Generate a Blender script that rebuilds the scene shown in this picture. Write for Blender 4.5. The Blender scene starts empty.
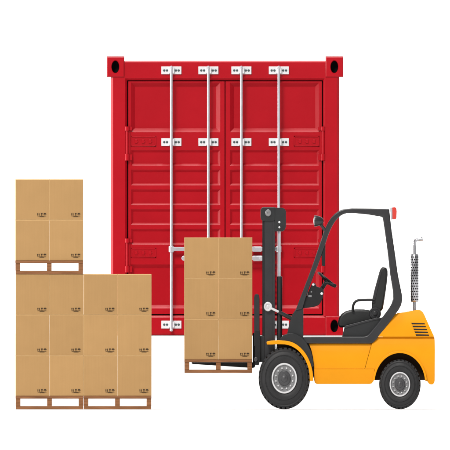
import bpy, bmesh, math, random
from mathutils import Vector
random.seed(7)
R = math.radians

# ------------------------------------------------------------------ camera, world, lamps
P = 0.0104                      # metres for one pixel of the drawing
TH = R(0.1)                     # camera looks down by this much
S_, C_ = math.sin(TH), math.cos(TH)
BASE = 409.4                    # drawing row of the floor under the front stack
ZC = (BASE - 225) * P / C_      # height of the picture centre at y = 0

def X(px): return (px - 225) * P
def Z(py, y=0.0): return ZC + ((225 - py) * P - y * S_) / C_

sc = bpy.context.scene
cam_d = bpy.data.cameras.new('camera'); cam = bpy.data.objects.new('camera', cam_d)
sc.collection.objects.link(cam); sc.camera = cam
cam_d.type = 'ORTHO'; cam_d.ortho_scale = 450 * P
cam_d.clip_start = 0.1; cam_d.clip_end = 800
cam.location = (0, -60 * C_, ZC + 60 * S_)
cam.rotation_euler = (R(90) - TH, 0, 0)

world = bpy.data.worlds.new('World'); sc.world = world; world.use_nodes = True
bg = world.node_tree.nodes['Background']
bg.inputs[0].default_value = (0.97, 0.98, 1.0, 1); bg.inputs[1].default_value = 0.30

def lamp(name, direction, dist, size, level, col):
    # a round soft area lamp; level = how bright it makes a white card that faces it
    d = bpy.data.lights.new(name, 'AREA'); o = bpy.data.objects.new(name, d); sc.collection.objects.link(o)
    d.shape = 'DISK'; d.size = size; d.color = col
    d.energy = level * math.pi ** 2 * dist ** 2
    k = Vector(direction).normalized()
    o.location = Vector((0, 4, 1.5)) + k * dist
    o.rotation_euler = k.to_track_quat('Z', 'Y').to_euler()
lamp('key_lamp', (-0.26, -0.70, 0.66), 250, 80, 1.02, (1.0, 0.975, 0.94))
lamp('added_top_light', (-0.08, -0.06, 0.99), 120, 30, 0.72, (1.0, 0.985, 0.97))  # added unseen light that brightens upward bevels and top edges
lamp('added_side_light', (-0.98, -0.05, 0.16), 150, 40, 1.05, (1.0, 0.985, 0.97))  # added unseen light from the left for left-facing bevels

sc.view_settings.view_transform = 'Standard'; sc.view_settings.look = 'None'
sc.view_settings.exposure = 0.0; sc.view_settings.gamma = 1.0
sc.render.engine = 'CYCLES'
sc.cycles.use_denoising = True
sc.cycles.max_bounces = 8

# ------------------------------------------------------------------ materials
def new_mat(name):
    m = bpy.data.materials.new(name); m.use_nodes = True
    return m, m.node_tree.nodes, m.node_tree.links, m.node_tree.nodes['Principled BSDF']

def paint(name, col, rough=0.45, metal=0.0, spec=0.35, var=0.06, scale=6.0, bump=0.0, bscale=120.0, coat=0.0, stretch=(1, 1, 1)):
    """a painted / moulded surface with gentle uneven tone, roughness and fine relief"""
    m, n, l, b = new_mat(name)
    tc = n.new('ShaderNodeTexCoord'); mp = n.new('ShaderNodeMapping')
    mp.inputs['Scale'].default_value = stretch
    l.new(tc.outputs['Object'], mp.inputs[0])
    nz = n.new('ShaderNodeTexNoise'); nz.inputs['Scale'].default_value = scale; nz.inputs['Detail'].default_value = 6
    nz.inputs['Roughness'].default_value = 0.62
    l.new(mp.outputs[0], nz.inputs['Vector'])
    cr = n.new('ShaderNodeValToRGB')
    cr.color_ramp.elements[0].position = 0.3; cr.color_ramp.elements[1].position = 0.7
    cr.color_ramp.elements[0].color = tuple(c * (1 - var) for c in col) + (1,)
    cr.color_ramp.elements[1].color = tuple(min(1, c * (1 + var)) for c in col) + (1,)
    l.new(nz.outputs['Fac'], cr.inputs[0]); l.new(cr.outputs[0], b.inputs['Base Color'])
    mr = n.new('ShaderNodeMapRange'); mr.inputs['To Min'].default_value = rough - 0.08; mr.inputs['To Max'].default_value = rough + 0.08
    l.new(nz.outputs['Fac'], mr.inputs['Value']); l.new(mr.outputs[0], b.inputs['Roughness'])
    b.inputs['Metallic'].default_value = metal; b.inputs['Specular IOR Level'].default_value = spec
    b.inputs['Coat Weight'].default_value = coat; b.inputs['Coat Roughness'].default_value = 0.15
    if bump:
        n2 = n.new('ShaderNodeTexNoise'); n2.inputs['Scale'].default_value = bscale; n2.inputs['Detail'].default_value = 3
        l.new(mp.outputs[0], n2.inputs['Vector'])
        bp = n.new('ShaderNodeBump'); bp.inputs['Strength'].default_value = bump; bp.inputs['Distance'].default_value = 0.002
        l.new(n2.outputs['Fac'], bp.inputs['Height']); l.new(bp.outputs[0], b.inputs['Normal'])
    return m

M = {}
M['white_floor'] = paint('white_floor', (0.72, 0.72, 0.72), 0.8, spec=0.1, var=0.01, scale=0.4)
M['white_wall'] = paint('white_backdrop', (0.90, 0.90, 0.90), 0.8, spec=0.1, var=0.01, scale=0.4)
M['red'] = paint('red_paint', (0.345, 0.0022, 0.0085), 0.31, spec=0.19, var=0.055, scale=2.2, bump=0.12, bscale=70)
M['gasket'] = paint('maroon_rubber', (0.075, 0.004, 0.007), 0.7, spec=0.2)
M['hole'] = paint('hole_shade', (0.008, 0.008, 0.009), 0.8, spec=0.1)  # near-black paints the shade inside holes into the colour
M['galv'] = paint('galvanised_steel', (0.50, 0.50, 0.54), 0.34, metal=0.6, spec=0.5, var=0.08, scale=14)
M['plate'] = paint('white_plate', (0.60, 0.60, 0.62), 0.45, spec=0.3, var=0.05, scale=20)
M['bolt'] = paint('dark_bolt', (0.06, 0.08, 0.085), 0.45, metal=0.3)
M['yellow'] = paint('yellow_paint', (0.68, 0.262, 0.003), 0.38, spec=0.15, var=0.03, scale=3, bump=0.05, bscale=60)
M['dark'] = paint('dark_grey_paint', (0.021, 0.021, 0.023), 0.30, spec=0.4, var=0.12, scale=7, bump=0.1, bscale=90)
M['charcoal'] = paint('charcoal_paint', (0.014, 0.015, 0.016), 0.36, spec=0.4, var=0.12, scale=7, bump=0.1, bscale=90)
M['black'] = paint('black_plastic', (0.008, 0.008, 0.009), 0.45, spec=0.3, var=0.15, scale=9, bump=0.15, bscale=150)
M['vinyl'] = paint('black_vinyl', (0.009, 0.010, 0.010), 0.42, spec=0.45, var=0.15, scale=12, bump=0.35, bscale=110)
M['rubber'] = paint('tyre_rubber', (0.016, 0.016, 0.017), 0.58, spec=0.3, var=0.22, scale=9, bump=0.3, bscale=80)
M['rim'] = paint('rim_steel', (0.60, 0.60, 0.61), 0.38, metal=0.35, spec=0.5, var=0.08, scale=16)
M['rimdark'] = paint('rim_dish_steel', (0.20, 0.20, 0.205), 0.40, metal=0.3, spec=0.5, var=0.12, scale=16)
M['hub'] = paint('hub_steel', (0.050, 0.050, 0.053), 0.4, metal=0.3, spec=0.5, var=0.1, scale=16)
M['chrome'] = paint('polished_steel', (0.40, 0.40, 0.42), 0.24, metal=0.85, spec=0.5, var=0.05, scale=20)
M['shade'] = paint('arch_shade', (0.030, 0.016, 0.006), 0.7, spec=0.2)  # brown-black stands for yellow bodywork in shade under the arches
M['redlens'] = paint('red_lens', (0.50, 0.030, 0.018), 0.2, spec=0.5, var=0.03, coat=0.4)
M['lens'] = paint('clear_lens', (0.62, 0.64, 0.66), 0.15, spec=0.5, var=0.03, coat=0.4)
M['ink'] = paint('print_ink', (0.045, 0.028, 0.016), 0.8, spec=0.1, var=0.3, scale=60)
M['tape'] = paint('packing_tape', (0.30, 0.19, 0.085), 0.3, spec=0.45, var=0.04)
M['edge'] = paint('cardboard_edge_highlight', (0.52, 0.34, 0.16), 0.8, spec=0.1, var=0.08, scale=18)  # paler tone paints the edge highlights at the box seams

def cardboard():
    m, n, l, b = new_mat('cardboard')
    tc = n.new('ShaderNodeTexCoord'); oi = n.new('ShaderNodeObjectInfo')
    add = n.new('ShaderNodeVectorMath'); add.operation = 'ADD'
    cmb = n.new('ShaderNodeCombineXYZ'); mul = n.new('ShaderNodeMath'); mul.operation = 'MULTIPLY'; mul.inputs[1].default_value = 9
    l.new(oi.outputs['Random'], mul.inputs[0])
    for i in range(3): l.new(mul.outputs[0], cmb.inputs[i])
    l.new(tc.outputs['Object'], add.inputs[0]); l.new(cmb.outputs[0], add.inputs[1])
    mp = n.new('ShaderNodeMapping'); mp.inputs['Scale'].default_value = (46, 46, 1.1); l.new(add.outputs[0], mp.inputs[0])
    flute = n.new('ShaderNodeTexNoise'); flute.inputs['Scale'].default_value = 1.5; flute.inputs['Detail'].default_value = 4
    l.new(mp.outputs[0], flute.inputs['Vector'])
    blot = n.new('ShaderNodeTexNoise'); blot.inputs['Scale'].default_value = 7; blot.inputs['Detail'].default_value = 6
    l.new(add.outputs[0], blot.inputs['Vector'])
    mx = n.new('ShaderNodeMath'); mx.operation = 'MULTIPLY_ADD'; mx.inputs[1].default_value = 0.5
    l.new(flute.outputs['Fac'], mx.inputs[0])
    h = n.new('ShaderNodeMath'); h.operation = 'MULTIPLY'; h.inputs[1].default_value = 0.5
    l.new(blot.outputs['Fac'], h.inputs[0]); l.new(h.outputs[0], mx.inputs[2])
    cr = n.new('ShaderNodeValToRGB'); cr.color_ramp.elements[0].position = 0.3; cr.color_ramp.elements[1].position = 0.7
    cr.color_ramp.elements[0].color = (0.352, 0.208, 0.085, 1); cr.color_ramp.elements[1].color = (0.385, 0.228, 0.094, 1)
    l.new(mx.outputs[0], cr.inputs[0])
    hv = n.new('ShaderNodeHueSaturation'); mr = n.new('ShaderNodeMapRange')
    mr.inputs['To Min'].default_value = 0.95; mr.inputs['To Max'].default_value = 1.04
    l.new(oi.outputs['Random'], mr.inputs['Value']); l.new(mr.outputs[0], hv.inputs['Value'])
    l.new(cr.outputs[0], hv.inputs['Color']); l.new(hv.outputs[0], b.inputs['Base Color'])
    b.inputs['Roughness'].default_value = 0.78; b.inputs['Specular IOR Level'].default_value = 0.15
    bp = n.new('ShaderNodeBump'); bp.inputs['Strength'].default_value = 0.07; bp.inputs['Distance'].default_value = 0.002
    l.new(mx.outputs[0], bp.inputs['Height']); l.new(bp.outputs[0], b.inputs['Normal'])
    return m
M['cardboard'] = cardboard()

def wood():
    m, n, l, b = new_mat('pallet_wood')
    tc = n.new('ShaderNodeTexCoord'); oi = n.new('ShaderNodeObjectInfo')
    mul = n.new('ShaderNodeMath'); mul.operation = 'MULTIPLY'; mul.inputs[1].default_value = 23
    l.new(oi.outputs['Random'], mul.inputs[0])
    add = n.new('ShaderNodeVectorMath'); add.operation = 'ADD'; cmb = n.new('ShaderNodeCombineXYZ')
    for i in range(3): l.new(mul.outputs[0], cmb.inputs[i])
    l.new(tc.outputs['Object'], add.inputs[0]); l.new(cmb.outputs[0], add.inputs[1])
    mp = n.new('ShaderNodeMapping'); mp.inputs['Scale'].default_value = (3, 30, 90); l.new(add.outputs[0], mp.inputs[0])
    g = n.new('ShaderNodeTexNoise'); g.inputs['Scale'].default_value = 1.6; g.inputs['Detail'].default_value = 8; g.inputs['Distortion'].default_value = 0.6
    l.new(mp.outputs[0], g.inputs['Vector'])
    cr = n.new('ShaderNodeValToRGB'); cr.color_ramp.elements[0].position = 0.28; cr.color_ramp.elements[1].position = 0.72
    cr.color_ramp.elements[0].color = (0.13, 0.052, 0.020, 1); cr.color_ramp.elements[1].color = (0.29, 0.128, 0.055, 1)
    l.new(g.outputs['Fac'], cr.inputs[0]); l.new(cr.outputs[0], b.inputs['Base Color'])
    b.inputs['Roughness'].default_value = 0.75; b.inputs['Specular IOR Level'].default_value = 0.2
    bp = n.new('ShaderNodeBump'); bp.inputs['Strength'].default_value = 0.3; bp.inputs['Distance'].default_value = 0.002
    l.new(g.outputs['Fac'], bp.inputs['Height']); l.new(bp.outputs[0], b.inputs['Normal'])
    return m
M['wood'] = wood()

# ------------------------------------------------------------------ mesh helpers
COL = sc.collection

class MB:
    def __init__(s): s.v = []; s.f = []; s.m = []
    def add(s, vs, fs, mi=0):
        o = len(s.v); s.v += [tuple(p) for p in vs]
        for f in fs: s.f.append(tuple(i + o for i in f)); s.m.append(mi)
        return s
    def box(s, x0, x1, y0, y1, z0, z1, mi=0):
        if x0 > x1: x0, x1 = x1, x0
        if y0 > y1: y0, y1 = y1, y0
        if z0 > z1: z0, z1 = z1, z0
        v = [(x0, y0, z0), (x1, y0, z0), (x1, y1, z0), (x0, y1, z0), (x0, y0, z1), (x1, y0, z1), (x1, y1, z1), (x0, y1, z1)]
        return s.add(v, [(3, 2, 1, 0), (4, 5, 6, 7), (0, 1, 5, 4), (1, 2, 6, 5), (2, 3, 7, 6), (3, 0, 4, 7)], mi)
    def pbox(s, px0, px1, py0, py1, y0, y1, mi=0):         # box from drawing columns and rows
        return s.box(X(px0), X(px1), y0, y1, Z(py1, y0), Z(py0, y0), mi)
    def prism(s, pts, y0, y1, mi=0):                       # polygon in (x, z), extruded in y
        a = sum(pts[i][0] * pts[(i + 1) % len(pts)][1] - pts[(i + 1) % len(pts)][0] * pts[i][1] for i in range(len(pts)))
        if a < 0: pts = pts[::-1]
        n = len(pts)
        v = [(x, y0, z) for x, z in pts] + [(x, y1, z) for x, z in pts]
        f = [tuple(range(n)), tuple(range(2 * n - 1, n - 1, -1))]
        f += [(i, i + n, (i + 1) % n + n, (i + 1) % n) for i in range(n)]
        return s.add(v, f, mi)
    def pprism(s, pp, y0, y1, mi=0):
        return s.prism([(X(a), Z(b, y0)) for a, b in pp], y0, y1, mi)
    def strip(s, pairs, y0, y1, mi=0, closed=False):       # band between an outer and an inner line, extruded in y
        n = len(pairs); v = []
        for (a, b) in pairs:
            v += [(X(a[0]), y0, Z(a[1], y0)), (X(b[0]), y0, Z(b[1], y0)), (X(a[0]), y1, Z(a[1], y0)), (X(b[0]), y1, Z(b[1], y0))]
        f = []
        rng = range(n) if closed else range(n - 1)
        for i in rng:
            p, q = 4 * i, 4 * ((i + 1) % n)
            f += [(p, q, q + 1, p + 1), (p + 2, p + 3, q + 3, q + 2), (p, p + 2, q + 2, q), (p + 1, q + 1, q + 3, p + 3)]
        if not closed:
            f += [(0, 1, 3, 2), (4 * n - 4, 4 * n - 2, 4 * n - 1, 4 * n - 3)]
        return s.add(v, f, mi)
    def tube(s, path, rad, n=12, mi=0, cap=True):
        path = [Vector(p) for p in path]
        rads = rad if isinstance(rad, (list, tuple)) else [rad] * len(path)
        v = []; up = None
        for i, p in enumerate(path):
            t = (path[min(i + 1, len(path) - 1)] - path[max(i - 1, 0)]).normalized()
            if up is None:
                up = Vector((0, 0, 1)) if abs(t.z) < 0.9 else Vector((0, 1, 0))
            a = t.cross(up).normalized(); b = t.cross(a).normalized(); up = -b if (-b).dot(up) > 0 else b
            for k in range(n):
                w = 2 * math.pi * k / n
                v.append(p + (a * math.cos(w) + b * math.sin(w)) * rads[i])
        f = []
        for i in range(len(path) - 1):
            for k in range(n):
                f.append((i * n + k, i * n + (k + 1) % n, (i + 1) * n + (k + 1) % n, (i + 1) * n + k))
        if cap:
            f += [tuple(range(n - 1, -1, -1)), tuple(range((len(path) - 1) * n, len(path) * n))]
        return s.add(v, f, mi)
    def lathe(s, c, prof, n=48, sx=1.0, mi=0, axis='y', capa=True, capb=True):
        """prof: (radius, offset along the axis); sx squeezes the horizontal radius"""
        v = []
        for r, o in prof:
            for k in range(n):
                w = 2 * math.pi * k / n
                if axis == 'y': v.append((c[0] + r * sx * math.cos(w), c[1] + o, c[2] + r * math.sin(w)))
                elif axis == 'x': v.append((c[0] + o, c[1] + r * math.cos(w), c[2] + r * math.sin(w)))
                else: v.append((c[0] + r * math.cos(w), c[1] + r * math.sin(w), c[2] + o))
        f = []
        for i in range(len(prof) - 1):
            for k in range(n):
                f.append((i * n + k, i * n + (k + 1) % n, (i + 1) * n + (k + 1) % n, (i + 1) * n + k))
        if capa: f.append(tuple(range(n - 1, -1, -1)))
        if capb: f.append(tuple(range((len(prof) - 1) * n, len(prof) * n)))
        return s.add(v, f, mi)
    def build(s, name, mats, parent=None, bevel=0.0, seg=2, smooth=None, root=None):
        if not isinstance(mats, (list, tuple)): mats = [mats]
        o0 = Vector((0, 0, 0))
        if parent is not None:
            top = parent
            while top.parent: top = top.parent
            o0 = top.location
        me = bpy.data.meshes.new(name)
        me.from_pydata([tuple(Vector(p) - o0) for p in s.v], [], s.f)
        for m in mats: me.materials.append(m)
        me.polygons.foreach_set('material_index', s.m)
        bm = bmesh.new(); bm.from_mesh(me)
        bmesh.ops.remove_doubles(bm, verts=bm.verts, dist=1e-6)
        bmesh.ops.recalc_face_normals(bm, faces=bm.faces)
        bm.to_mesh(me); bm.free()
        o = bpy.data.objects.new(name, me); COL.objects.link(o)
        if smooth:
            me.polygons.foreach_set('use_smooth', [True] * len(me.polygons))
            me.set_sharp_from_angle(angle=R(smooth))
        if bevel:
            if not smooth: me.polygons.foreach_set('use_smooth', [True] * len(me.polygons)); me.set_sharp_from_angle(angle=R(28))
            b = o.modifiers.new('edge_rounding', 'BEVEL'); b.width = bevel; b.segments = seg
            b.limit_method = 'ANGLE'; b.angle_limit = R(40); b.harden_normals = True
        if parent is not None: o.parent = parent
        return o

def thing(name, label, cat, loc, group=None):
    o = bpy.data.objects.new(name, None); COL.objects.link(o); o.location = loc
    o.empty_display_size = 0.2
    o['label'] = label; o['category'] = cat
    if group: o['group'] = group
    return o

def copy_tree(o, parent=None):
    c = o.copy(); COL.objects.link(c)
    if parent is not None: c.parent = parent
    for ch in list(o.children): copy_tree(ch, c)
    return c

def crown(o, zc, hz, amt, ynear, tol=0.03, nz=9, both=None):
    """cut a side panel into bands and let it belly out towards its middle height"""
    me = o.data; bm = bmesh.new(); bm.from_mesh(me)
    for i in range(nz):
        z = zc - hz + 2 * hz * (i + 0.5) / nz
        bmesh.ops.bisect_plane(bm, geom=bm.verts[:] + bm.edges[:] + bm.faces[:], plane_co=(0, 0, z), plane_no=(0, 0, 1))
    for v in bm.verts:
        t = (v.co.z - zc) / hz
        if abs(v.co.y - ynear) < tol: v.co.y += amt * t * t
        elif both is not None and abs(v.co.y - both) < tol: v.co.y -= amt * t * t
    bm.to_mesh(me); bm.free()
    me.polygons.foreach_set('use_smooth', [True] * len(me.polygons)); me.set_sharp_from_angle(angle=R(28))

# ------------------------------------------------------------------ the white floor and backdrop
YC = 6.2                                        # plane of the container's door end
HP = Z(335.6, YC)                               # height of the raised floor it stands on
prof = [(-160, -.9), (-60, -.9), (-17, -.9)]          # the floor rolls down in front of the stage
for i in range(25):
    t = i / 24; prof.append((-14 + 10 * t, -.9 + .9 * (3 * t * t - 2 * t ** 3)))
for i in range(25):
    t = i / 24; prof.append((3.5 + 2.4 * t, HP * (3 * t * t - 2 * t ** 3)))
prof += [(14, HP), (18, HP)]
def sheet(name, prof, mat, label):
    fb = MB(); vs = []; fs = []
    for y, z in prof: vs += [(-110, y, z), (110, y, z)]
    for i in range(len(prof) - 1): fs.append((2 * i, 2 * i + 1, 2 * i + 3, 2 * i + 2))
    fb.add(vs, fs)
    o = fb.build(name, mat, smooth=40); o['kind'] = 'structure'; o['label'] = label
sheet('ground', prof, M['white_floor'], 'plain white floor with a raised level at the rear')
wall = [(18, HP)]
for i in range(1, 13):
    w = R(90) * i / 12; wall.append((18 + 5 * math.sin(w), HP + 5 * (1 - math.cos(w))))
sheet('backdrop', wall + [(23, 18)], M['white_wall'], 'plain white backdrop sweeping up behind the container')

# ------------------------------------------------------------------ shipping container
XL, XR = 110.8, 339.2
CL = 2.99
cont = thing('shipping_container', 'red steel shipping container with closed doors and four white locking rods', 'container', (0, YC + CL / 2, HP))
def cz(py): return Z(py, YC)
def cbox(m, px0, px1, py0, py1, d0, d1, mi=0):
    return m.box(X(px0), X(px1), YC + d0, YC + d1, cz(py1), cz(py0), mi)

def casting(px0, px1, py0, py1, front=True):
    m = MB(); x0, x1, z0, z1 = X(px0), X(px1), cz(py1), cz(py0)
    ya, yb = (YC - 0.014, YC + 0.16) if front else (YC + CL + 0.014, YC + CL - 0.16)
    sg = 1 if front else -1
    cx, czz, hx, hz = (x0 + x1) / 2, (z0 + z1) / 2, (x1 - x0) / 2, (z1 - z0) / 2
    n = 32; ch = 0.007
    ex, ez = 3.7 * P, 6.1 * P
    rings = []
    def sq(k, hx, hz, y):
        c, s = math.cos(2 * math.pi * k / n), math.sin(2 * math.pi * k / n); q = max(abs(c), abs(s))
        return (cx + c / q * hx, y, czz + s / q * hz)
    def el(k, f, y): return (cx + ex * f * math.cos(2 * math.pi * k / n), y, czz + ez * f * math.sin(2 * math.pi * k / n))
    rings = [[sq(k, hx, hz, yb) for k in range(n)], [sq(k, hx, hz, ya + sg * ch) for k in range(n)],
             [sq(k, hx - ch, hz - ch, ya) for k in range(n)], [el(k, 1.12, ya) for k in range(n)],
             [el(k, 1.0, ya + sg * 0.012) for k in range(n)], [el(k, 1.0, ya + sg * 0.10) for k in range(n)]]
    v = [p for r in rings for p in r]
    for i in range(5):
        m.add([], [])
    f = []; mi = []
    o = len(m.v); m.v += v
    for i in range(5):
        for k in range(n):
            m.f.append((o + i * n + k, o + i * n + (k + 1) % n, o + (i + 1) * n + (k + 1) % n, o + (i + 1) * n + k))
            m.m.append(1 if i == 4 else 0)  # hole walls take the painted dark, the rest is red
    m.f.append(tuple(o + 5 * n + k for k in range(n))); m.m.append(1)
    m.f.append(tuple(o + k for k in range(n))); m.m.append(0)
    return m.build('corner_casting', [M['red'], M['hole']], cont, smooth=30)
for fr in (True, False):
    casting(106.7, 124.2, 56.8, 77.0, fr); casting(325.6, 343.2, 56.8, 77.0, fr)
    casting(106.7, 124.2, 316.5, 335.6, fr); casting(325.6, 343.2, 316.5, 335.6, fr)

# posts: folded section, the inner edge chamfered towards the doors
for side in (-1, 1):
    m = MB()
    a, b = (XL, 125.0) if side < 0 else (XR, 325.0)      # outer and inner column
    s = 1 if side < 0 else -1
    c = 1.6
    poly = [(X(a), YC + 0.024), (X(a + s * 2.2), YC), (X(b - s * 0.0), YC), (X(b + s * 1.9), YC + 0.024), (X(b + s * 1.9), YC + 0.11), (X(a), YC + 0.11)]
    z0, z1 = cz(316.6), cz(76.9)
    n = len(poly); v = [(x, y, z0) for x, y in poly] + [(x, y, z1) for x, y in poly]
    m.add(v, [tuple(range(n)), tuple(range(2 * n - 1, n - 1, -1))] + [(i, i + n, (i + 1) % n + n, (i + 1) % n) for i in range(n)])
    m.build('corner_post', M['red'], cont, bevel=0.002)
    m = MB(); m.box(X(a), X(b), YC + CL - 0.11, YC + CL, z0, z1); m.build('corner_post', M['red'], cont, bevel=0.006)

# header beam and sill beam, chamfered edges catching the light
def beam(name, poly, px0, px1):
    m = MB(); n = len(poly)
    v = [(X(px0), y, z) for y, z in poly] + [(X(px1), y, z) for y, z in poly]
    m.add(v, [tuple(range(n)), tuple(range(2 * n - 1, n - 1, -1))] + [(i, i + n, (i + 1) % n + n, (i + 1) % n) for i in range(n)])
    return m.build(name, M['red'], cont, bevel=0.002)
beam('door_header', [(YC + 0.002, cz(62.2)), (YC + 0.016, cz(60.8)), (YC + 0.10, cz(60.8)), (YC + 0.10, cz(80.4)), (YC + 0.028, cz(80.4)), (YC + 0.002, cz(78.2))], 124.2, 325.6)
beam('door_sill', [(YC + 0.002, cz(317.6)), (YC + 0.026, cz(315.4)), (YC + 0.10, cz(315.4)), (YC + 0.10, cz(335.2)), (YC + 0.014, cz(335.2)), (YC + 0.002, cz(333.6))], 124.2, 325.6)

# sides, roof, floor, rear end
def corrugated(name, axis, fix, a0, a1, z0, z1, depth, sgn, pitch=0.278):
    m = MB(); pts = []; a = a0; k = 0
    seq = [(0.0, 0), (0.26, 0), (0.5, 1), (0.76, 1)]
    while a < a1:
        for t, d in seq:
            if a + t * pitch < a1: pts.append((a + t * pitch, d * depth))
        a += pitch
    pts.append((a1, 0)); v = []
    for p, d in pts:
        for z in (z0, z1):
            for th in (0, 0.004):
                q = fix + sgn * (d + th)
                v.append((q, p, z) if axis == 'x' else (p, q, z))
    f = []
    for i in range(len(pts) - 1):
        o = 4 * i; f += [(o, o + 4, o + 6, o + 2), (o + 1, o + 3, o + 7, o + 5), (o + 2, o + 6, o + 7, o + 3), (o, o + 1, o + 5, o + 4)]
    m.add(v, f); return m.build(name, M['red'], cont)
zb, zt = cz(330), cz(63.5)
corrugated('side_wall', 'x', X(XL) + 0.014, YC + 0.11, YC + CL - 0.11, zb, zt, 0.036, 1)
corrugated('side_wall', 'x', X(XR) - 0.014, YC + 0.11, YC + CL - 0.11, zb, zt, 0.036, -1)
corrugated('rear_wall', 'y', YC + CL - 0.02, X(125), X(325), zb, zt, 0.045, -1, 0.25)
m = MB()
for px0, px1 in ((XL, XL + 6), (XR - 6, XR)):
    m = MB(); m.box(X(px0), X(px1), YC + 0.16, YC + CL - 0.16, cz(66), cz(61.8)); m.build('top_rail', M['red'], cont, bevel=0.004)
    m = MB(); m.box(X(px0), X(px1), YC + 0.16, YC + CL - 0.16, cz(334.6), cz(322)); m.build('bottom_rail', M['red'], cont, bevel=0.004)
m = MB(); m.box(X(XL + 6), X(XR - 6), YC + 0.10, YC + CL - 0.02, cz(65.8), cz(64.6)); m.build('roof_sheet', M['red'], cont)
m = MB(); m.box(X(XL + 6), X(XR - 6), YC + 0.10, YC + CL - 0.02, cz(331), cz(327)); m.build('floor', M['wood'], cont)

# doors -------------------------------------------------------------
ROWS = [(82.6, 132.2, 4.0, 0.042)] + [(149.9 + 19.75 * i, 165.6 + 19.75 * i, 2.4, 0.025) for i in range(5)] + [(264.4, 308.4, 3.4, 0.036)]
DF = 0.022                                           # door face sits this far behind the posts
def door(mirror):
    fx = (lambda p: 450.1 - p) if mirror else (lambda p: p)
    x0, x1, o0, o1 = 128.3, 224.6, 130.9, 220.2
    yd = YC + DF
    m = MB()
    def face(a, b, t, u):
        m.add([(X(fx(a)), yd, cz(t)), (X(fx(b)), yd, cz(t)), (X(fx(b)), yd, cz(u)), (X(fx(a)), yd, cz(u))], [(0, 1, 2, 3)])
    top, bot = 81.4, 314.0
    face(x0, o0, top, bot); face(o1, x1, top, bot)
    edge = [top]
    for (t, u, w, d) in ROWS: edge += [t, u]
    edge.append(bot)
    for i in range(0, len(edge), 2): face(o0, o1, edge[i], edge[i + 1])
    ring = [(x0, top), (x1, top), (x1, bot), (x0, bot)]
    v = [(X(fx(a)), yy, cz(b)) for yy in (yd, yd + 0.045) for a, b in ring]
    m.add(v, [(i, (i + 1) % 4, (i + 1) % 4 + 4, i + 4) for i in range(4)] + [(4, 5, 6, 7)])
    leaf = m.build('door', M['red'], cont)
    for (t, u, w, d) in ROWS:
        q = MB()
        v = [(X(fx(a)), yy, cz(b)) for yy, i in ((yd, 0), (yd + d, w)) for a, b in ((o0 + i, t + i), (o1 - i, t + i), (o1 - i, u - i), (o0 + i, u - i))]
        q.add(v, [(i, (i + 1) % 4, (i + 1) % 4 + 4, i + 4) for i in range(4)] + [(4, 5, 6, 7)])
        q.build('door_panel', M['red'], leaf)
    # number plates pressed into the flat bands
    for (t, u) in ((136.2, 146.4), (248.0, 257.6)):
        q = MB(); a, b = 130.9, 156.0
        for (c0, c1, e0, e1) in ((a, b, t, t + 0.9), (a, b, u - 0.9, u), (a, a + 0.9, t, u), (b - 0.9, b, t, u)):
            q.box(X(fx(c0)), X(fx(c1)), yd - 0.006, yd + 0.002, cz(e1), cz(e0))
        for k in range(3):
            cxp = a + 5.2 + 7.0 * k
            q.box(X(fx(cxp - 1.3)), X(fx(cxp + 1.3)), yd - 0.007, yd + 0.002, cz((t + u) / 2 + 1.9), cz((t + u) / 2 - 1.9))
            q.box(X(fx(cxp - 0.5)), X(fx(cxp + 2.4)), yd - 0.005, yd + 0.002, cz((t + u) / 2 + 0.8), cz((t + u) / 2 - 0.2))
        q.build('stamped_plate', M['red'], leaf, bevel=0.0015)
    # hinges bridging the gap between post and door
    for t in (129.5, 241.5):
        q = MB()
        q.tube([(X(fx(127.0)), YC + 0.006, cz(t + 26)), (X(fx(127.0)), YC + 0.006, cz(t))], 0.016, 10)
        for (h0, h1) in ((t - 3.0, t + 1.2), (t + 24.5, t + 31)):
            q.tube([(X(fx(127.2)), YC + 0.004, cz(h1)), (X(fx(127.2)), YC + 0.004, cz(h0))], 0.024, 12)
            q.box(X(fx(127.2)), X(fx(132.0)), YC + 0.004, YC + DF + 0.002, cz(h1 - 0.4), cz(h0 + 0.4))
        q.box(X(fx(127.2)), X(fx(129.8)), YC + 0.008, YC + DF + 0.002, cz(t + 24.5), cz(t + 1.5))
        q.build('hinge', M['red'], leaf, smooth=35)
    return leaf
doors = [door(False), door(True)]
# rubber gasket between the leaves and round the frame
m = MB(); cbox(m, 125.0, 325.0, 79.4, 316.5, 0.070, 0.094); m.build('door_gasket', M['gasket'], cont)

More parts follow.
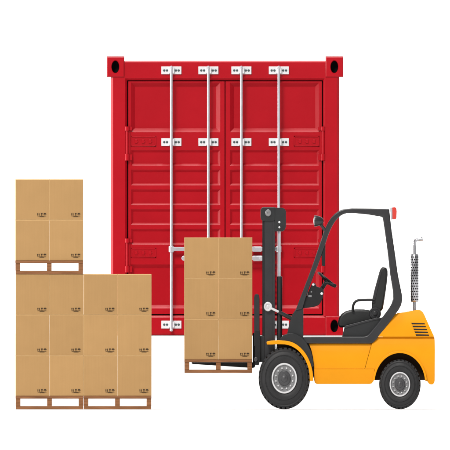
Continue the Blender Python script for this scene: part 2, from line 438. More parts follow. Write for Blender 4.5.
ROD_Y = YC - 0.034
for px, hy, hdir, hlen in ((171.4, 249.0, 1, 26), (208.4, 258.2, -1, 24.5), (241.4, 258.2, 1, 20.5), (278.8, 249.0, -1, 26)):
    m = MB(); x = X(px)
    m.tube([(x, ROD_Y, cz(330.0)), (x, ROD_Y, cz(67.5))], 0.0142, 16)
    m.lathe((x, ROD_Y, cz(331.5)), [(0.008, 0), (0.018, 0.008), (0.018, 0.02), (0.014, 0.028)], 14, axis='z')
    m.lathe((x, ROD_Y, cz(68.6)), [(0.014, 0), (0.019, 0.006), (0.019, 0.02), (0.006, 0.03)], 14, axis='z')
    rod = m.build('locking_rod', M['galv'], cont, smooth=40)
    for py, yb in ((70.4, YC + 0.002), (142.1, YC + DF), (324.6, YC + 0.002)):
        q = MB(); hw, hh = 10.0, 3.9
        q.box(x - hw * P, x + hw * P, yb - 0.012, yb, cz(py + hh), cz(py - hh), 0)
        # the saddle that wraps the rod
        q.box(x - 0.028, x + 0.028, ROD_Y - 0.004, yb - 0.010, cz(py + 2.9), cz(py - 2.9), 0)
        for k in (-7.2, -4.4, 4.4, 7.2):
            q.lathe((x + k * P, yb - 0.012, cz(py)), [(0.0125, 0.001), (0.0125, -0.005), (0.007, -0.008)], 8, mi=1, capa=False)
        q.build('rod_bracket', [M['plate'], M['bolt']], rod, bevel=0.002)
    q = MB()                                             # lever handle with its hub and catch
    q.lathe((x, ROD_Y, cz(hy + 3.4)), [(0.022, 0), (0.029, 0.006), (0.029, 6.6 * P - 0.006), (0.022, 6.6 * P)], 16, axis='z')
    xe = x + hdir * hlen * P
    q.box(x, xe, ROD_Y - 0.026, ROD_Y - 0.010, cz(hy + 1.9), cz(hy - 1.9))
    q.lathe((xe, ROD_Y - 0.010, cz(hy)), [(0.012, 0.01), (2.5 * P, 0.004), (2.5 * P, -0.016), (2.1 * P, -0.02)], 20)
    q.build('rod_handle', M['galv'], rod, bevel=0.003, smooth=35)
    q = MB()
    xm = x + hdir * (hlen - 4.5) * P
    q.box(xm - 4.2 * P, xm + 4.2 * P, YC + DF - 0.030, YC + DF, cz(hy + 2.9), cz(hy - 2.6))
    q.lathe((xm + 1.2 * hdir * P, YC + DF - 0.030, cz(hy)), [(0.016, 0.002), (0.016, -0.022), (0.01, -0.028)], 12)
    q.build('handle_catch', M['plate'], rod, bevel=0.006)

# ------------------------------------------------------------------ pallets
PW, PD, PH = 67.9 * P, 0.62, 13.2 * P
def make_pallet():
    r = thing('wooden_pallet', '', 'pallet', (0, 0, 0))
    dk, bt = 2.5 * P, 3.2 * P
    n = 5; bw = 0.104; gap = (PD - n * bw) / (n - 1)
    proto = None
    for i in range(n):
        if proto is None:
            b = MB(); b.box(-PW / 2, PW / 2, 0, bw, 0, dk); proto = b.build('deck_board', M['wood'], None, bevel=0.003); o = proto
        else: o = proto.copy(); COL.objects.link(o)
        o.parent = r; o.location = (0, i * (bw + gap), PH - dk)
    pb = None
    for i, x in enumerate((-PW / 2 + 2.5 * P, 0, PW / 2 - 2.5 * P)):
        for j, y in enumerate((0.05, PD / 2, PD - 0.05)):
            if pb is None:
                b = MB(); h = PH - dk - bt; b.box(-2.4 * P, 2.4 * P, -0.046, 0.046, 0, h); pb = b.build('spacer_block', M['wood'], None, bevel=0.003); o = pb
            else: o = pb.copy(); COL.objects.link(o)
            o.parent = r; o.location = (x, y, bt)
    ps = None
    for y in (0.002, PD / 2 - 0.05, PD - 0.102):
        if ps is None:
            b = MB(); b.box(-PW / 2 + 0.002, PW / 2 - 0.002, 0, 0.1, 0, bt); ps = b.build('bottom_board', M['wood'], None, bevel=0.003); o = ps
        else: o = ps.copy(); COL.objects.link(o)
        o.parent = r; o.location = (0, y, 0)
    return r
PG = 'wooden pallets under the boxes'
LOADY = 0.31
BH, BW, BD = 40.7 * P, 34.0 * P, 0.60
spots = [
    (49.5, 0.0, 0.0, 'brown wooden pallet on the floor under the leftmost two box columns'),
    (117.5, 0.0, 0.0, 'brown wooden pallet on the floor under the two box columns nearest the red container'),
    (49.3, 0.0, PH + 3 * BH + 0.001, 'brown wooden pallet resting high on the lower boxes, carrying four boxes'),
    (218.3, LOADY, Z(373.0, LOADY), 'brown wooden pallet lifted on the forks of the yellow forklift'),
]
pal = make_pallet(); pallets = []
for i, (px, y, z, lab) in enumerate(spots):
    o = pal if i == 0 else copy_tree(pal)
    o.location = (X(px), y, z + 0.0005); o['label'] = lab; o['group'] = PG; pallets.append(o)

# ------------------------------------------------------------------ cardboard boxes
def make_box():
    m = MB(); e = 0.005
    w, d, h = BW - 0.0006, BD, BH - 0.0006
    # faces inset by e, chamfered edges carry the painted pale highlight
    def ring(ix, y, iz): return [(-w / 2 + ix, y, iz), (w / 2 - ix, y, iz), (w / 2 - ix, y, h - iz), (-w / 2 + ix, y, h - iz)]
    v = ring(e, 0, e) + ring(0, e, 0) + ring(0, e, 0)           # front face; side verts; top/bottom verts
    v += ring(e, d, e) + ring(0, d - e, 0) + ring(0, d - e, 0)
    f = [(0, 1, 2, 3), (15, 14, 13, 12),
         (4, 7, 19, 16), (5, 17, 18, 6),                        # left, right
         (8, 20, 21, 9), (11, 10, 22, 23)]                      # bottom, top
    m.add(v, f, 0)
    k = len(m.v) - 24
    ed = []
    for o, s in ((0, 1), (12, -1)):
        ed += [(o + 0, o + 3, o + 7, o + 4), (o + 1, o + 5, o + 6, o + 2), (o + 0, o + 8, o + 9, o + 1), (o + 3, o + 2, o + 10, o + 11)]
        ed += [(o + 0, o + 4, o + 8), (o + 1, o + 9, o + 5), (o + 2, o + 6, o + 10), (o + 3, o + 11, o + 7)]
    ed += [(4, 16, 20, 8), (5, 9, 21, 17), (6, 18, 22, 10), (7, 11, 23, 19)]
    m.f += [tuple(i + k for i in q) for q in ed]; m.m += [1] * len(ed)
    # subdivide the front a little so that it can bow
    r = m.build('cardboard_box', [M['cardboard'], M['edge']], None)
    me = r.data; bm = bmesh.new(); bm.from_mesh(me)
    for ax, lim in ((0, w), (2, h)):
        for i in range(1, 8):
            co = [0, 0, 0]; no = [0, 0, 0]; no[ax] = 1
            co[ax] = -w / 2 + e + (w - 2 * e) * i / 8 if ax == 0 else e + (h - 2 * e) * i / 8
            bmesh.ops.bisect_plane(bm, geom=bm.verts[:] + bm.edges[:] + bm.faces[:], plane_co=co, plane_no=no)
    for q in bm.verts:
        if q.co.y < 1e-5:
            a = max(0, 1 - (q.co.x / (w / 2 - e)) ** 2); b = max(0, 1 - ((q.co.z - h / 2) / (h / 2 - e)) ** 2)
            q.co.y -= 0.0035 * a * b
    bm.to_mesh(me); bm.free()
    me.polygons.foreach_set('use_smooth', [True] * len(me.polygons)); me.set_sharp_from_angle(angle=R(25))
    # handling marks: arrows, glass, umbrella and a printed line below them
    q = MB(); yp = -0.0048
    cx, cz0 = w / 2 - 7.6 * P, 5.6 * P
    def pt(pl): q.prism([(cx + a * P, cz0 + b * P) for a, b in pl], yp, yp + 0.0012)
    for ax in (-4.0, -2.55):                                    # this-way-up arrows
        pt([(ax - .28, -1.0), (ax + .28, -1.0), (ax + .28, .35), (ax - .28, .35)])
        pt([(ax - .7, .35), (ax + .7, .35), (ax, 1.35)])
    pt([(-.9, 1.25), (.9, 1.25), (.7, .2), (.18, -.15), (.18, -.75), (.6, -1.05), (-.6, -1.05), (-.18, -.75), (-.18, -.15), (-.7, .2)])
    u = [(3.2 + 1.5 * math.cos(R(t)), .0 + 1.4 * math.sin(R(t))) for t in range(0, 181, 20)]
    pt(u); pt([(3.06, -1.05), (3.34, -1.05), (3.34, .0), (3.06, .0)])
    pt([(-4.3, -1.75), (4.5, -1.75), (4.5, -1.45), (-4.3, -1.45)])
    pt([(-2.3, -2.45), (2.6, -2.45), (2.6, -2.1), (-2.3, -2.1)])
    k = q.build('printed_marks', M['ink'], None); k.parent = r
    t = MB(); t.box(-0.026, 0.026, -0.0008, 0.06, h - 0.07, h - 0.0065)
    t = MB(); t.box(-w / 2 + 0.006, w / 2 - 0.006, d / 2 - 0.028, d / 2 + 0.028, h - 0.004, h + 0.0006)
    t = t.build('packing_tape', M['tape'], None); t.parent = r
    return r
bx = make_box(); bx['category'] = 'box'
jobs = []
rowname = {0: 'bottom', 1: 'middle', 2: 'top'}
colname = ['leftmost', 'second', 'third', 'rightmost']
for c in range(4):
    for r_ in range(3):
        base = 49.5 if c < 2 else 117.5
        px = base + (-17.0 if c % 2 == 0 else 17.0)
        lab = f'brown cardboard box, {rowname[r_]} of three in the {colname[c]} column of the low four-column stack'
        jobs.append((px, 0.006, PH + r_ * BH, lab, 'boxes of the low wide stack'))
for c in range(2):
    for r_ in range(2):
        lab = f'brown cardboard box, {["lower", "upper"][r_]} {["left", "right"][c]} of the four on the raised pallet'
        jobs.append((49.3 + (-17.0, 17.0)[c], 0.008, 2 * PH + 3 * BH + 0.001 + r_ * BH, lab, 'boxes on the raised pallet'))
for c in range(2):
    for r_ in range(3):
        side = 'left column, away from the mast' if c == 0 else 'right column, next to the mast'
        lab = f'brown cardboard box on the forklift load, {rowname[r_]} of the {side}'
        jobs.append((218.3 + (-17.0, 17.0)[c], LOADY + 0.008, Z(373.0, LOADY) + PH + r_ * BH, lab, 'boxes carried by the forklift'))
for i, (px, y, z, lab, grp) in enumerate(jobs):
    o = bx if i == 0 else copy_tree(bx)
    o.location = (X(px) + random.uniform(-.0002, .0002), y + random.uniform(0, .007), z + 0.0012)
    o.rotation_euler = (0, 0, R(random.uniform(-.06, .06)))
    o['label'] = lab; o['category'] = 'box'; o['group'] = grp

# ------------------------------------------------------------------ forklift
FY = 0.62                                           # centre plane
NY, FYR = 0.165, 1.075                              # near and far body sides
fk = thing('forklift_truck', 'yellow and dark grey forklift with raised forks holding a loaded pallet', 'forklift', (X(342), FY, 0))
SQ = 0.83
def far(y): return 2 * FY - y

def wheel(px, rx, py_c, ry, ynear, width, rimr, hubr, nlug, outer):
    """outer: -1 when the outside faces the camera"""
    c = (X(px), ynear, ry * P + 0.001); RR = ry * P; s = outer
    def off(o): return -s * o                       # outward face at 0, inward positive
    def pr(l): return [(r * RR, off(o) if s < 0 else off(o)) for r, o in l]
    rr = rimr / ry
    m = MB()
    prof = [(rr * .98, .030), (rr * 1.0, .012), (rr * 1.10, .003), (.62, -.001), (.70, .000), (.715, .005), (.735, .005), (.75, .000),
            (.84, .005), (.86, .010), (.885, .010), (.90, .007), (.935, .016), (.95, .04), (.955, width * .5), (.95, width - .04),
            (.90, width - .008), (.70, width), (rr, width - .012), (rr * .98, width - .03)]
    m.lathe(c, pr(prof), 72, SQ, capa=False, capb=False)
    for k in range(nlug):
        a = 2 * math.pi * (k + .25) / nlug; da = 2 * math.pi / nlug * 0.31
        v = []
        for yy, sk in ((.016, 0.0), (width * .48, .5)):
            for r in (.90, 1.0):
                for w in (-da, da):
                    t = a + w + sk * 2 * math.pi / nlug
                    rq = r if yy > .02 else r * .993
                    v.append((c[0] + math.cos(t) * rq * RR * SQ, c[1] + off(yy), c[2] + math.sin(t) * rq * RR))
        f = [(0, 1, 3, 2), (4, 6, 7, 5), (2, 3, 7, 6), (0, 4, 5, 1), (0, 2, 6, 4), (1, 5, 7, 3)]
        m.add(v, f)
        v2 = []
        for yy, sk in ((width * .52, .5), (width - .016, 0)):
            for r in (.90, 1.0):
                for w in (-da, da):
                    t = a + w + sk * 2 * math.pi / nlug
                    v2.append((c[0] + math.cos(t) * r * RR * SQ, c[1] + off(yy), c[2] + math.sin(t) * r * RR))
        m.add(v2, f)
    hold = MB().add([], [])
    e = bpy.data.objects.new('wheel', None); COL.objects.link(e); e.parent = fk; e.empty_display_size = .1
    ty = m.build('tyre', M['rubber'], None, smooth=32)
    q = MB()
    h = hubr / ry
    q.lathe(c, pr([(rr * .99, .03), (rr * 1.0, .004), (rr * .975, -.004), (rr * .90, -.004), (rr * .86, .004)]), 64, SQ, 0, capa=False, capb=False)
    q.lathe(c, pr([(rr * .86, .004), (rr * .82, .016), (h * 1.2, .022), (h * .9, .022)]), 64, SQ, 1, capa=False, capb=True)
    nn = 12
    for k in range(nn):
        t = 2 * math.pi * (k + .5) / nn; rad = (rr * .82 + h * 1.1) / 2 * RR
        q.lathe((c[0] + math.cos(t) * rad * SQ, c[1] + off(.020), c[2] + math.sin(t) * rad), [(0.0105 * ry / 31, 0), (0.0105 * ry / 31, off(-.012)), (0.006, off(-.016))], 8, SQ, 0, capa=False)
    rim = q.build('rim', [M['rim'], M['rimdark']], None, smooth=35)
    q = MB()
    q.lathe(c, pr([(h * 1.05, .024), (h * 1.02, -.002), (h * .93, -.010), (h * .55, -.014), (h * .5, -.020), (h * .25, -.022), (h * .12, -.028)]), 40, SQ, capa=False)
    hub = q.build('hub', M['hub'], None, smooth=30)
    for o in (ty, rim, hub):
        o.data.transform(__import__('mathutils').Matrix.Translation(-fk.location)); o.parent = e
    return e
WY = 0.105
wheel(284.3, 25.8, 378.2, 31.0, WY, 0.22, 15.4, 7.4, 34, -1)
wheel(284.3, 25.8, 378.2, 31.0, far(WY), 0.22, 15.4, 7.4, 34, 1)
wheel(399.9, 20.7, 383.9, 25.0, WY + .015, 0.18, 12.5, 6.1, 32, -1)
wheel(399.9, 20.7, 383.9, 25.0, far(WY + .015), 0.18, 12.5, 6.1, 32, 1)
m = MB(); m.tube([(X(284.3), WY + .1, 31 * P), (X(284.3), far(WY + .1), 31 * P)], .055, 16)
m.build('axle', M['charcoal'], fk, smooth=40)
m = MB(); m.tube([(X(399.9), WY + .1, 25 * P), (X(399.9), far(WY + .1), 25 * P)], .045, 16)
m.build('axle', M['charcoal'], fk, smooth=40)

# mudguards (both sides) and dark inner arches
yel = [((266.5, 341.6), (266.8, 344.6)), ((271, 340.6), (271, 344.6)), ((278, 340.2), (278, 344.2)), ((285, 340.6), (284.5, 344.4)), ((289.5, 341.4), (288.5, 345.2)),
       ((293.5, 342.8), (292, 346.5)), ((297, 344.8), (295.2, 348.3)), ((300.2, 347.3), (298.1, 350.5)), ((303.3, 350.5), (300.9, 353.5)), ((306, 354.1), (303.4, 356.8)),
       ((308.3, 358.2), (305.5, 360.4)), ((310.2, 362.6), (307.2, 364.4)), ((311.6, 367), (308.5, 368.3)), ((312.6, 371.5), (309.3, 372.3)), ((313.1, 376), (309.6, 376.5)), ((313.3, 381), (309.7, 381))]
dk_out = [(279.5, 340.0), (281, 337.2), (284, 335.0), (288, 333.6), (292.5, 333.2), (296.5, 334.2), (300.3, 336.3), (303.6, 339.2), (306.3, 342.6), (308.6, 346.6), (310.6, 351), (312.2, 356), (313.2, 361), (313.7, 366)]
for y0, y1 in ((0.108, 0.40), (far(.40), far(.108))):
    m = MB(); m.strip(yel, y0, y1); m.build('mudguard', M['yellow'], fk, bevel=0.007, seg=3)
    inn = [p[0] for p in yel[2:]]
    pairs = []
    for i, o in enumerate(dk_out):
        t = i / (len(dk_out) - 1) * (len(inn) - 4); k = int(t); f = t - k
        a = inn[min(k, len(inn) - 1)]; b = inn[min(k + 1, len(inn) - 1)]
        pairs.append((o, (a[0] + (b[0] - a[0]) * f, a[1] + (b[1] - a[1]) * f + .3)))
    m = MB(); ys = (y0 + .03, y1) if y0 < FY else (y0, y1 - .03)
    m.strip(pairs, *ys); m.build('inner_arch', M['charcoal'], fk, bevel=0.008, seg=3)

# body
bodyp = [(309.0, 343.7), (371.5, 343.7), (364.6, 368.8), (314.1, 368.8), (313.8, 364), (313.0, 357), (311.4, 350)]
m = MB(); m.pprism(bodyp, NY, FYR); bo = m.build('body_panel', M['yellow'], fk)
crown(bo, (Z(343.7) + Z(384)) / 2, .22, .034, NY - fk.location.y, both=FYR - fk.location.y)
m = MB(); m.pprism([(314.2, 369.05), (374.4, 369.05), (374.4, 377), (373.6, 381), (371.8, 383.4), (369.5, 384), (317, 384), (315.2, 383.2), (314.4, 381.5)], NY - .006, FYR + .006)
bo = m.build('lower_skirt', M['yellow'], fk)
crown(bo, (Z(343.7) + Z(384)) / 2, .22, .034, NY - .006 - fk.location.y, both=FYR + .006 - fk.location.y)

CXA, CYA = 399.9, 383.2
def arch(rx, ry, t0, t1, n=26):
    return [(CXA + rx * math.cos(R(t0 + (t1 - t0) * i / n)), CYA - ry * math.sin(R(t0 + (t1 - t0) * i / n))) for i in range(n + 1)]
ar = arch(25.2, 30.2, 5, 175)
low = [(371.9, 343.7), (377.3, 337.1), (434.3, 337.1), (434.7, 341), (434.9, 350), (434.7, 380.5), (434.2, 382.8), (432.8, 384.3), (430.8, 384.5), (428.8, 383.6), (427.4, 381.4)] + ar + [(374.6, 368.8), (365.0, 368.8)]
m = MB(); m.pprism(low, NY - .004, FYR + .004); bo = m.build('counterweight', M['yellow'], fk)
crown(bo, (Z(337) + Z(384)) / 2, .25, .036, NY - .004 - fk.location.y, both=FYR + .004 - fk.location.y)
up = [(377.6, 336.75), (384.2, 328.6), (390.5, 320.4), (394.6, 314.6), (397.5, 313.2), (405, 312.2), (413, 310.6), (418, 309.9), (420.6, 310.4), (422.6, 312), (424.2, 314.6), (434.1, 336.75)]
m = MB(); m.pprism(up, NY, FYR); bo = m.build('engine_cover', M['yellow'], fk)
crown(bo, Z(336.6), .28, .05, NY - fk.location.y, nz=11, both=FYR - fk.location.y)
# dark seam filler and painted wheel well liner behind the outer skin
m = MB(); m.pprism([(366, 344.5), (374, 342), (384, 336.2), (386, 335), (433, 335), (433.5, 345), (433, 352), (380, 352), (372, 367), (358, 367.0)], NY + .045, FYR - .045); m.build('inner_frame', M['yellow'], fk)
m = MB(); m.pprism([(315.5, 366), (376.5, 366), (375.6, 373), (315.5, 373)], NY + .045, FYR - .045); m.build('inner_frame', M['yellow'], fk)
m = MB(); m.pprism([(302, 341), (316, 341), (318, 352), (318, 382), (314.6, 382), (312, 372), (310, 362), (306, 352)], NY + .09, FYR - .09); m.build('inner_frame', M['charcoal'], fk)
for y0, y1 in ((.335, .40), (far(.40), far(.335))):
    m = MB(); m.pprism([(278, 343), (284, 342.6), (290, 343.6), (296, 346.8), (302, 352), (306.5, 358), (309.5, 365), (311, 372), (311.3, 380.6), (303, 380.6), (300, 370), (290, 360), (278, 356)], y0, y1); m.build('wheel_well', M['shade'], fk)
m = MB(); m.pprism(arch(25.4, 30.4, 6, 174), 0.36, far(.36)); m.build('wheel_well', M['shade'], fk)
# rolled lip round the wheel arch
for y0, y1 in ((NY - .012, NY + .03), (FYR - .03, FYR + .012)):
    m = MB(); m.strip([(a, b) for a, b in zip(arch(27.2, 32.4, 6, 174), arch(25.2, 30.1, 6, 174))], y0, y1); m.build('arch_lip', M['yellow'], fk, bevel=0.004)
# louvres
for i in range(5):
    y = 323.6 + 2.85 * i; x0 = 411.3 + 1.05 * i
    yy = NY + .05 * (((Z(y) - Z(336.6)) / .28) ** 2)
    m = MB(); m.pprism([(x0, y - .75), (x0 + 13.3, y - .45), (x0 + 13.7, y + .75), (x0 + .5, y + .75)], yy - .004, yy + .03); m.build('louvre', M['black'], fk, bevel=0.002)

# overhead guard with floor rail: one bent side frame each side
guard = [((295.3, 311), (302.6, 309)), ((299.4, 300), (306.0, 297)), ((303.6, 289), (309.6, 286.5)), ((307.8, 278), (313.4, 276.5)), ((311.9, 267), (317.3, 267)), ((315.2, 257.5), (320.5, 258)),
         ((318.2, 248.5), (323.4, 249.5)), ((321.4, 239), (326.5, 240.5)), ((323.3, 233), (328.2, 235.3)), ((325.6, 227.3), (330.2, 230.3)), ((328.3, 222), (332.5, 225.7)), ((331.4, 217.4), (335.0, 221.6)),
         ((334.8, 213.8), (337.8, 218.2)), ((338.6, 211), (340.8, 215.6)), ((342.6, 209.4), (344.0, 214)), ((347, 208.6), (347.6, 213.1)), ((352, 208.3), (352, 213)), ((368, 208.4), (368, 214.5)), ((378, 208.5), (378, 216.2)),
         ((389.2, 208.8), (382.6, 217)), ((391.6, 230), (384.6, 230)), ((394.8, 252), (387.6, 252)), ((398, 275), (390.2, 275)), ((400.6, 288), (392.4, 288)), ((402.0, 295), (393.1, 294)),
         ((402.3, 300), (392.9, 299)), ((401.2, 305), (391.6, 303.5)), ((398.8, 309.5), (389.4, 307.5)), ((395.0, 315), (386.2, 312)), ((384.6, 329), (377.8, 323.4)), ((376, 340), (369.2, 333.6)), ((373.2, 342.6), (366.6, 335.6)), ((370, 343.6), (363.4, 336.5)),
         ((334, 343.6), (334, 336.5)), ((303.2, 343.6), (303.2, 336.7))]
for y0, y1 in ((NY - .004, NY + .075), (FYR - .075, FYR + .004)):
    m = MB(); m.strip(guard, y0, y1); m.build('guard_frame', M['dark'], fk, bevel=0.014, seg=3)
for px in (346, 355, 364, 373, 381):
    m = MB(); m.pbox(px - 1.6, px + 1.6, 209.6, 212.4, NY + .07, FYR - .07); m.build('roof_bar', M['dark'], fk, bevel=.004)
m = MB(); m.pbox(302, 372, 338, 343, NY + .05, FYR - .05); m.build('floor_plate', M['charcoal'], fk, bevel=.003)
m = MB(); m.pprism([(321.8, 240.5), (325.6, 235.5), (325.2, 265.4), (324.6, 266.2), (322.6, 266.2), (321.9, 265.2), (321.6, 256), (318.8, 251.5), (316, 260), (315.4, 258)], NY + .012, NY + .055)
m.build('pillar_gusset', M['black'], fk, bevel=.003)

# work lamp on the front pillar
yl = NY - .02
lamp = MB(); zl = Z(221, yl)
lamp.lathe((X(314.3), yl, zl), [(5.5 * P, 0), (5.6 * P, .6 * P), (5.4 * P, 2.6 * P), (4.6 * P, 5.6 * P), (3.1 * P, 8.3 * P), (1.6 * P, 9.2 * P)], 28, axis='x', capa=False)
lamp.tube([(X(320.5), yl, zl - 3.5 * P), (X(323.5), yl + .02, zl - 7.0 * P), (X(325), NY + .02, zl - 10 * P)], .016, 10)
lo = lamp.build('work_lamp', M['dark'], fk, smooth=40)
m = MB(); m.lathe((X(314.3), yl, zl), [(1.2 * P, -.9 * P), (3.2 * P, -.55 * P), (5.0 * P, .1 * P), (5.3 * P, .7 * P), (5.3 * P, 1.9 * P), (5.0 * P, 2.6 * P)], 28, axis='x', capb=False); m.build('lamp_lens', M['lens'], lo, smooth=40)
# rear lamp
m = MB(); m.pprism([(390, 207.4), (392.3, 207.0), (392.6, 219.6), (391.0, 219.8)], NY + .0, NY + .075); tl = m.build('rear_lamp', M['galv'], fk, bevel=.004)
m = MB(); m.pprism([(392.3, 207.2), (394.6, 206.9), (396.2, 208), (396.8, 211), (396.6, 217), (395.8, 219.4), (392.6, 219.6)], NY - .004, NY + .079); m.build('lamp_lens', M['redlens'], tl, bevel=.008, seg=3)

# cowl, instrument panel, steering wheel and lever
m = MB(); m.pprism([(297.6, 306.5), (303.4, 304.5), (303.4, 340), (286.8, 340), (287.3, 333), (289, 325), (291.8, 315.5)], NY + .012, FYR - .012); m.build('front_cowl', M['charcoal'], fk, bevel=.008)
m = MB(); m.pprism([(303, 303.5), (305.5, 298), (311.6, 284.8), (313.2, 282.6), (315.2, 283.6), (316.6, 286.6), (321.5, 288.2), (323.4, 289.4), (323.8, 292.5), (323.0, 297), (321, 302), (318.8, 305), (315, 306.6), (309, 307.6), (303, 308.4)], NY + .03, FYR - .03)
ip = m.build('instrument_panel', M['black'], fk, bevel=.006)
m = MB()
for px, py, r_ in ((313.3, 284.6, 1.25), (321.7, 293.6, 1.35)): m.lathe((X(px), NY + .03, Z(py, NY)), [(r_ * P, .002), (r_ * P, -.008), (r_ * P * .6, -.012)], 12, capa=False)
m.build('panel_bolt', M['plate'], ip, smooth=40)
m = MB()
for px, py, w_, h_ in ((311.4, 291.8, 1.5, 1.5), (310.0, 296.2, 3.4, 1.9), (307.6, 293.5, .6, 4.2)): m.pbox(px - w_ / 2, px + w_ / 2, py - h_ / 2, py + h_ / 2, NY + .024, NY + .034)
m.build('gauge_window', M['rimdark'], ip, bevel=.002)
sw = Vector((X(327.0), FY, Z(279.5, FY))); d = Vector((17.0, 0, -13.5)).normalized(); 
rad = 10.6 * P; m = MB(); pth = []
n = 40; v = []; f = []
for k in range(n):
    w = 2 * math.pi * k / n; rd = d * math.cos(w) + Vector((0, 1, 0)) * math.sin(w) * 1.2
    c = sw + rd * rad; nn_ = Vector((-d.z, 0, d.x)); nn_ = Vector((d.z, 0, -d.x)) * -1
    for j in range(8):
        a = 2 * math.pi * j / 8; v.append(c + (rd.normalized() * math.cos(a) + nn_ * math.sin(a)) * 1.25 * P)
for k in range(n):
    for j in range(8): f.append((k * 8 + j, ((k + 1) % n) * 8 + j, ((k + 1) % n) * 8 + (j + 1) % 8, k * 8 + (j + 1) % 8))
m.add(v, f)
for w in (90, 210, 330):
    rd = d * math.cos(R(w)) + Vector((0, 1, 0)) * math.sin(R(w)) * 1.2
    m.tube([sw + Vector((-.9 * P, 0, -2.2 * P)), sw + rd * rad], .9 * P, 8)
stw = m.build('steering_wheel', M['black'], fk, smooth=50)
m = MB(); m.tube([(X(318.5), FY, Z(294, FY)), (X(325.4), FY, Z(283.2, FY)), (X(326.6), FY, Z(281.2, FY))], [2.3 * P, 2.0 * P, 2.4 * P], 14); m.build('steering_column', M['black'], fk, smooth=50)
yq = FY - .2
m = MB(); m.tube([(X(322), yq, Z(289.5, yq)), (X(325.6), yq, Z(283, yq)), (X(329), yq, Z(283.6, yq)), (X(332), yq, Z(284.8, yq)), (X(335.2), yq, Z(286, yq)), (X(336.2), yq, Z(286.4, yq))],
                 [1.5 * P, 1.9 * P, 1.2 * P, 1.7 * P, 1.9 * P, 1.1 * P], 12); m.build('control_lever', M['black'], fk, smooth=50)

# seat
sy0, sy1 = FY - .235, FY + .235
seat = bpy.data.objects.new('seat', None); COL.objects.link(seat); seat.parent = fk
def seatpart(name, mb, mat, **k):
    o = mb.build(name, mat, fk, **k); o.parent = seat; return o
m = MB(); m.pprism([(338.2, 326.3), (337.8, 322.5), (338.9, 318), (341.5, 314), (345.5, 311.3), (350.5, 309.8), (357, 309.2), (364, 309.4), (371, 310.6), (375, 312.6), (376, 316), (374.5, 320.5), (366, 322.5), (355, 325), (345, 327.5), (340.5, 327.6)], sy0, sy1)
seatpart('seat_cushion', m, M['vinyl'], bevel=.030, seg=4)
m = MB(); m.pprism([(371.6, 306.5), (372.2, 300), (374.2, 290.5), (376.8, 281), (379.2, 272.2), (380.5, 268.9), (382.4, 267.2), (384.6, 266.9), (386.6, 268.2), (387.6, 270.8), (387.7, 275), (386.4, 287), (384.6, 299), (383.0, 308.6), (380.5, 312.2), (375.5, 312.4), (372.6, 310.5)], sy0, sy1)
seatpart('seat_back', m, M['vinyl'], bevel=.028, seg=4)
m = MB(); m.pprism([(372.0, 303), (374.3, 291.5), (377.3, 280.5), (379.8, 272.0), (381.6, 272.6), (379.4, 282), (376.8, 293), (374.6, 304)], sy0 - .006, sy0 + .02)
seatpart('seat_piping', m, M['dark'], bevel=.005)
m = MB(); m.pprism([(342, 337.5), (343.0, 333), (344.6, 326.6), (372, 319.4), (384, 318.4), (378, 325.5), (369, 337.5)], NY + .06, FYR - .06); sb = m.build('seat_base', M['charcoal'], fk, bevel=.006)
m = MB(); m.pprism([(344.2, 328.6), (344.7, 325.9), (362, 321.4), (375.5, 318.0), (385, 317.2), (384, 319.0), (374.5, 320.3), (362, 323.5)], NY + .05, FYR - .05); m.build('hood_rim', M['dark'], sb, bevel=.004)
yk = sy0 - .028
m = MB(); m.lathe((X(375.1), yk, Z(313.4, yk)), [(6.3 * P, .04), (6.3 * P, .006), (5.7 * P, -.004), (4.6 * P, -.006), (4.3 * P, -.001), (2.6 * P, -.003), (2.2 * P, -.012), (1.0 * P, -.016)], 36, .95)
seatpart('recliner_knob', m, M['dark'], smooth=30)
ya = sy0 - .02
m = MB(); m.tube([(X(a), ya, Z(b, ya)) for a, b in ((352.7, 311.5), (352.8, 308.5), (353.2, 305.5), (354.3, 303), (356.0, 301.2), (358.4, 300.2), (362, 299.9), (368, 299.8), (374.5, 299.8))], 1.25 * P, 12)
seatpart('armrest', m, M['black'], smooth=50)

# exhaust stack
ex, ye = X(414.6), FY - .22
m = MB(); m.tube([(ex, ye, Z(312, ye)), (ex, ye, Z(246, ye)), (ex, ye, Z(242.5, ye)), (ex + 1.0 * P, ye, Z(240.4, ye)), (ex + 3 * P, ye, Z(239.6, ye)), (ex + 5.6 * P, ye, Z(239.3, ye)), (ex + 8.2 * P, ye, Z(238.8, ye))], [1.6 * P] * 6 + [2.0 * P], 16)
es = m.build('exhaust_pipe', M['chrome'], fk, smooth=50)
m = MB(); m.tube([(ex - .0 * P, ye, Z(302, ye)), (ex, ye, Z(301, ye)), (ex, ye, Z(255, ye)), (ex, ye, Z(254, ye))], [3.2 * P, 3.95 * P, 3.95 * P, 3.2 * P], 24, 0)
for i in range(17):
    for k in range(10):
        w = 2 * math.pi * (k + (.5 if i % 2 else 0)) / 10
        z = Z(257 + i * 2.65, ye); a = Vector((math.cos(w), math.sin(w), 0)); t = Vector((-a.y, a.x, 0)); c = Vector((ex, ye, z)) + a * (3.99 * P)
        m.add([c + t * 0.85 * P * math.cos(q) + Vector((0, 0, .72 * P * math.sin(q))) for q in [2 * math.pi * j / 8 for j in range(8)]], [tuple(range(8))], 1)
m.build('heat_shield', [M['chrome'], M['hole']], es, smooth=40)

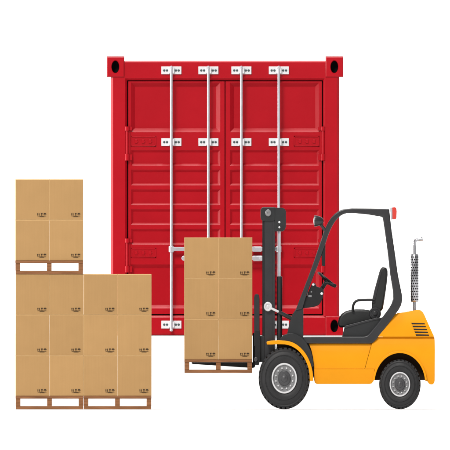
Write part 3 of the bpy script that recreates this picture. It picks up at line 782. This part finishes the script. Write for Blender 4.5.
# mast --------------------------------------------------------------
my0, my1 = .36, .45
for y0, y1, s in ((my0, my1, 1), (far(my1), far(my0), -1)):
    m = MB()
    m.pbox(264.4, 274.6, 209, 393, y0, y1)
    m.pbox(272.2, 275.0, 219, 390, y0 - .006 if s > 0 else y1 - .01, y0 + .01 if s > 0 else y1 + .006)
    m.build('mast_channel', M['dark'], fk, bevel=.004)
    m = MB(); m.pbox(262.3, 264.6, 212, 372, y0 + .012, y1 - .012); m.build('inner_mast_rail', M['black'], fk, bevel=.003)
m = MB(); m.pprism([(260.6, 210), (261.4, 208), (263.2, 207.2), (275, 207.2), (275, 219.4), (274.2, 221), (262.6, 221), (261.0, 219.4), (260.5, 217)], my0 - .018, far(my0 - .018)); m.build('mast_head', M['charcoal'], fk, bevel=.006)
m = MB(); m.pprism([(274.4, 207.6), (282.6, 207.8), (284.8, 209), (286, 211.4), (286, 226.5), (285, 229.6), (282.8, 231.4), (274.4, 231.4)], my0 - .010, my0 + .075); hd = m.build('cylinder_head', M['charcoal'], fk, bevel=.006)
m = MB()
for py, r_ in ((222.2, 1.1), (227.3, 1.0)): m.lathe((X(279.4), my0 - .010, Z(py, my0)), [(r_ * P, .002), (r_ * P, -.006), (r_ * .6 * P, -.009)], 12, capa=False)
m.build('head_screw', M['rim'], hd, smooth=40)
m = MB(); m.lathe((X(268.2), my0 - .018, Z(212.9, my0)), [(3.5 * P, .002), (3.5 * P, -.010), (2.9 * P, -.016), (1.2 * P, -.018), (1.0 * P, -.013)], 24, SQ + .05); m.build('roller_pin', M['rimdark'], fk, smooth=30)
yr = my0 + .03
m = MB(); m.tube([(X(279.2), yr, Z(278, yr)), (X(279.2), yr, Z(230, yr))], 1.45 * P, 16); m.build('lift_rod', M['galv'], fk, smooth=40)
m = MB(); m.tube([(X(279.6), yr, Z(372, yr)), (X(279.6), yr, Z(276.8, yr)), (X(279.6), yr, Z(276.4, yr))], [2.6 * P, 2.6 * P, 2.1 * P], 18); m.build('lift_cylinder', M['charcoal'], fk, smooth=40)
# roller chain running down beside the lift cylinder
n = 46; zt_c, zb_c = Z(229, my0), Z(356, my0)
m = MB(); m.lathe((X(276.0), my0 + .05, zb_c), [((.62 if i % 2 else .36) * P, (zt_c - zb_c) * i / n) for i in range(n + 1)], 8, axis='z'); m.build('lift_chain', M['black'], fk)
# cross member low between the channels
m = MB(); m.pbox(263, 275, 366, 378, my0 + .02, far(my0 + .02)); m.build('mast_crossmember', M['charcoal'], fk, bevel=.005)
# tilt cylinder
yt = my0 - .03
m = MB(); m.lathe((X(268.0), yt, Z(306.6, yt)), [(4.7 * P, .026), (4.7 * P, -.006), (4.2 * P, -.012), (2.9 * P, -.012), (2.6 * P, -.004), (1.5 * P, -.004), (1.2 * P, -.012), (.5 * P, -.014)], 28, .9); te = m.build('tilt_rod_eye', M['rim'], fk, smooth=30)
m = MB(); m.tube([(X(271.2), yt, Z(308.3, yt)), (X(279.4), yt, Z(312.3, yt))], 1.3 * P, 14); m.build('tilt_rod', M['rim'], te, smooth=40)
m = MB(); m.tube([(X(278.6), yt, Z(311.9, yt)), (X(279.0), yt, Z(312.1, yt)), (X(293), yt, Z(319.4, yt))], [1.6 * P, 2.0 * P, 2.0 * P], 16); m.build('tilt_cylinder', M['charcoal'], fk, smooth=40)
# carriage, backrest, forks
fy = (FY - .15, FY + .15)
m = MB(); m.pprism([(254.2, 346), (254.0, 298), (254.6, 295), (255.8, 294), (258.2, 294.2), (259.2, 295.6), (259.6, 299), (259.6, 346)], FY - .30, FY - .262); m.pprism([(254.2, 346), (254.0, 298), (254.6, 295), (255.8, 294), (258.2, 294.2), (259.2, 295.6), (259.6, 299), (259.6, 346)], FY + .262, FY + .30)
m.pbox(255.0, 257.6, 295.0, 298.5, FY - .28, FY + .28)
for i in range(5): m.pbox(255.2, 257.2, 297, 346, FY - .2 + .1 * i - .009, FY - .2 + .1 * i + .009)
m.build('load_backrest', M['charcoal'], fk, bevel=.004)
m = MB(); m.pbox(255.0, 259.4, 336, 343, FY - .30, FY + .30); m.pbox(255.0, 259.4, 356, 363.5, FY - .30, FY + .30)
m.pprism([(255.0, 330), (259.8, 330), (260.2, 342), (260.2, 360), (258.8, 365), (255.0, 365)], FY - .305, FY - .27); m.pprism([(255.0, 330), (259.8, 330), (260.2, 342), (260.2, 360), (258.8, 365), (255.0, 365)], FY + .27, FY + .305)
ca = m.build('fork_carriage', M['black'], fk, bevel=.004)
m = MB(); m.lathe((X(255.9), FY - .305, Z(359.4, FY - .3)), [(2.3 * P, .01), (2.3 * P, -.01), (1.7 * P, -.015), (.8 * P, -.016)], 18, .9); m.build('carriage_roller', M['hub'], ca, smooth=30)
for y0 in (FY - .26, FY + .22):
    m = MB(); m.pbox(258.8, 264.5, 336, 362, y0, y0 + .04)
    m.build('carriage_bracket', M['charcoal'], fk, bevel=.003)
zl_ = Z(373.0, LOADY) + PH - 2.5 * P
for yc in fy:
    zt_ = zl_ - .0006
    pts = [(X(192.5), zt_), (X(254.6), zt_), (X(254.6), Z(334, yc)), (X(252.75), Z(334, yc)), (X(252.75), zt_), ]
    m = MB()
    m.prism([(X(252.7), Z(333, yc)), (X(255.2), Z(333, yc)), (X(255.2), Z(366.0, yc)), (X(254.4), Z(367.6, yc)), (X(252.2), Z(368.0, yc)), (X(192.6), zt_ - 1.7 * P), (X(191.4), zt_ - .6 * P), (X(191.8), zt_), (X(252.7), zt_)], yc - .05, yc + .05)
    m.build('fork', M['black'], fk, bevel=.003)
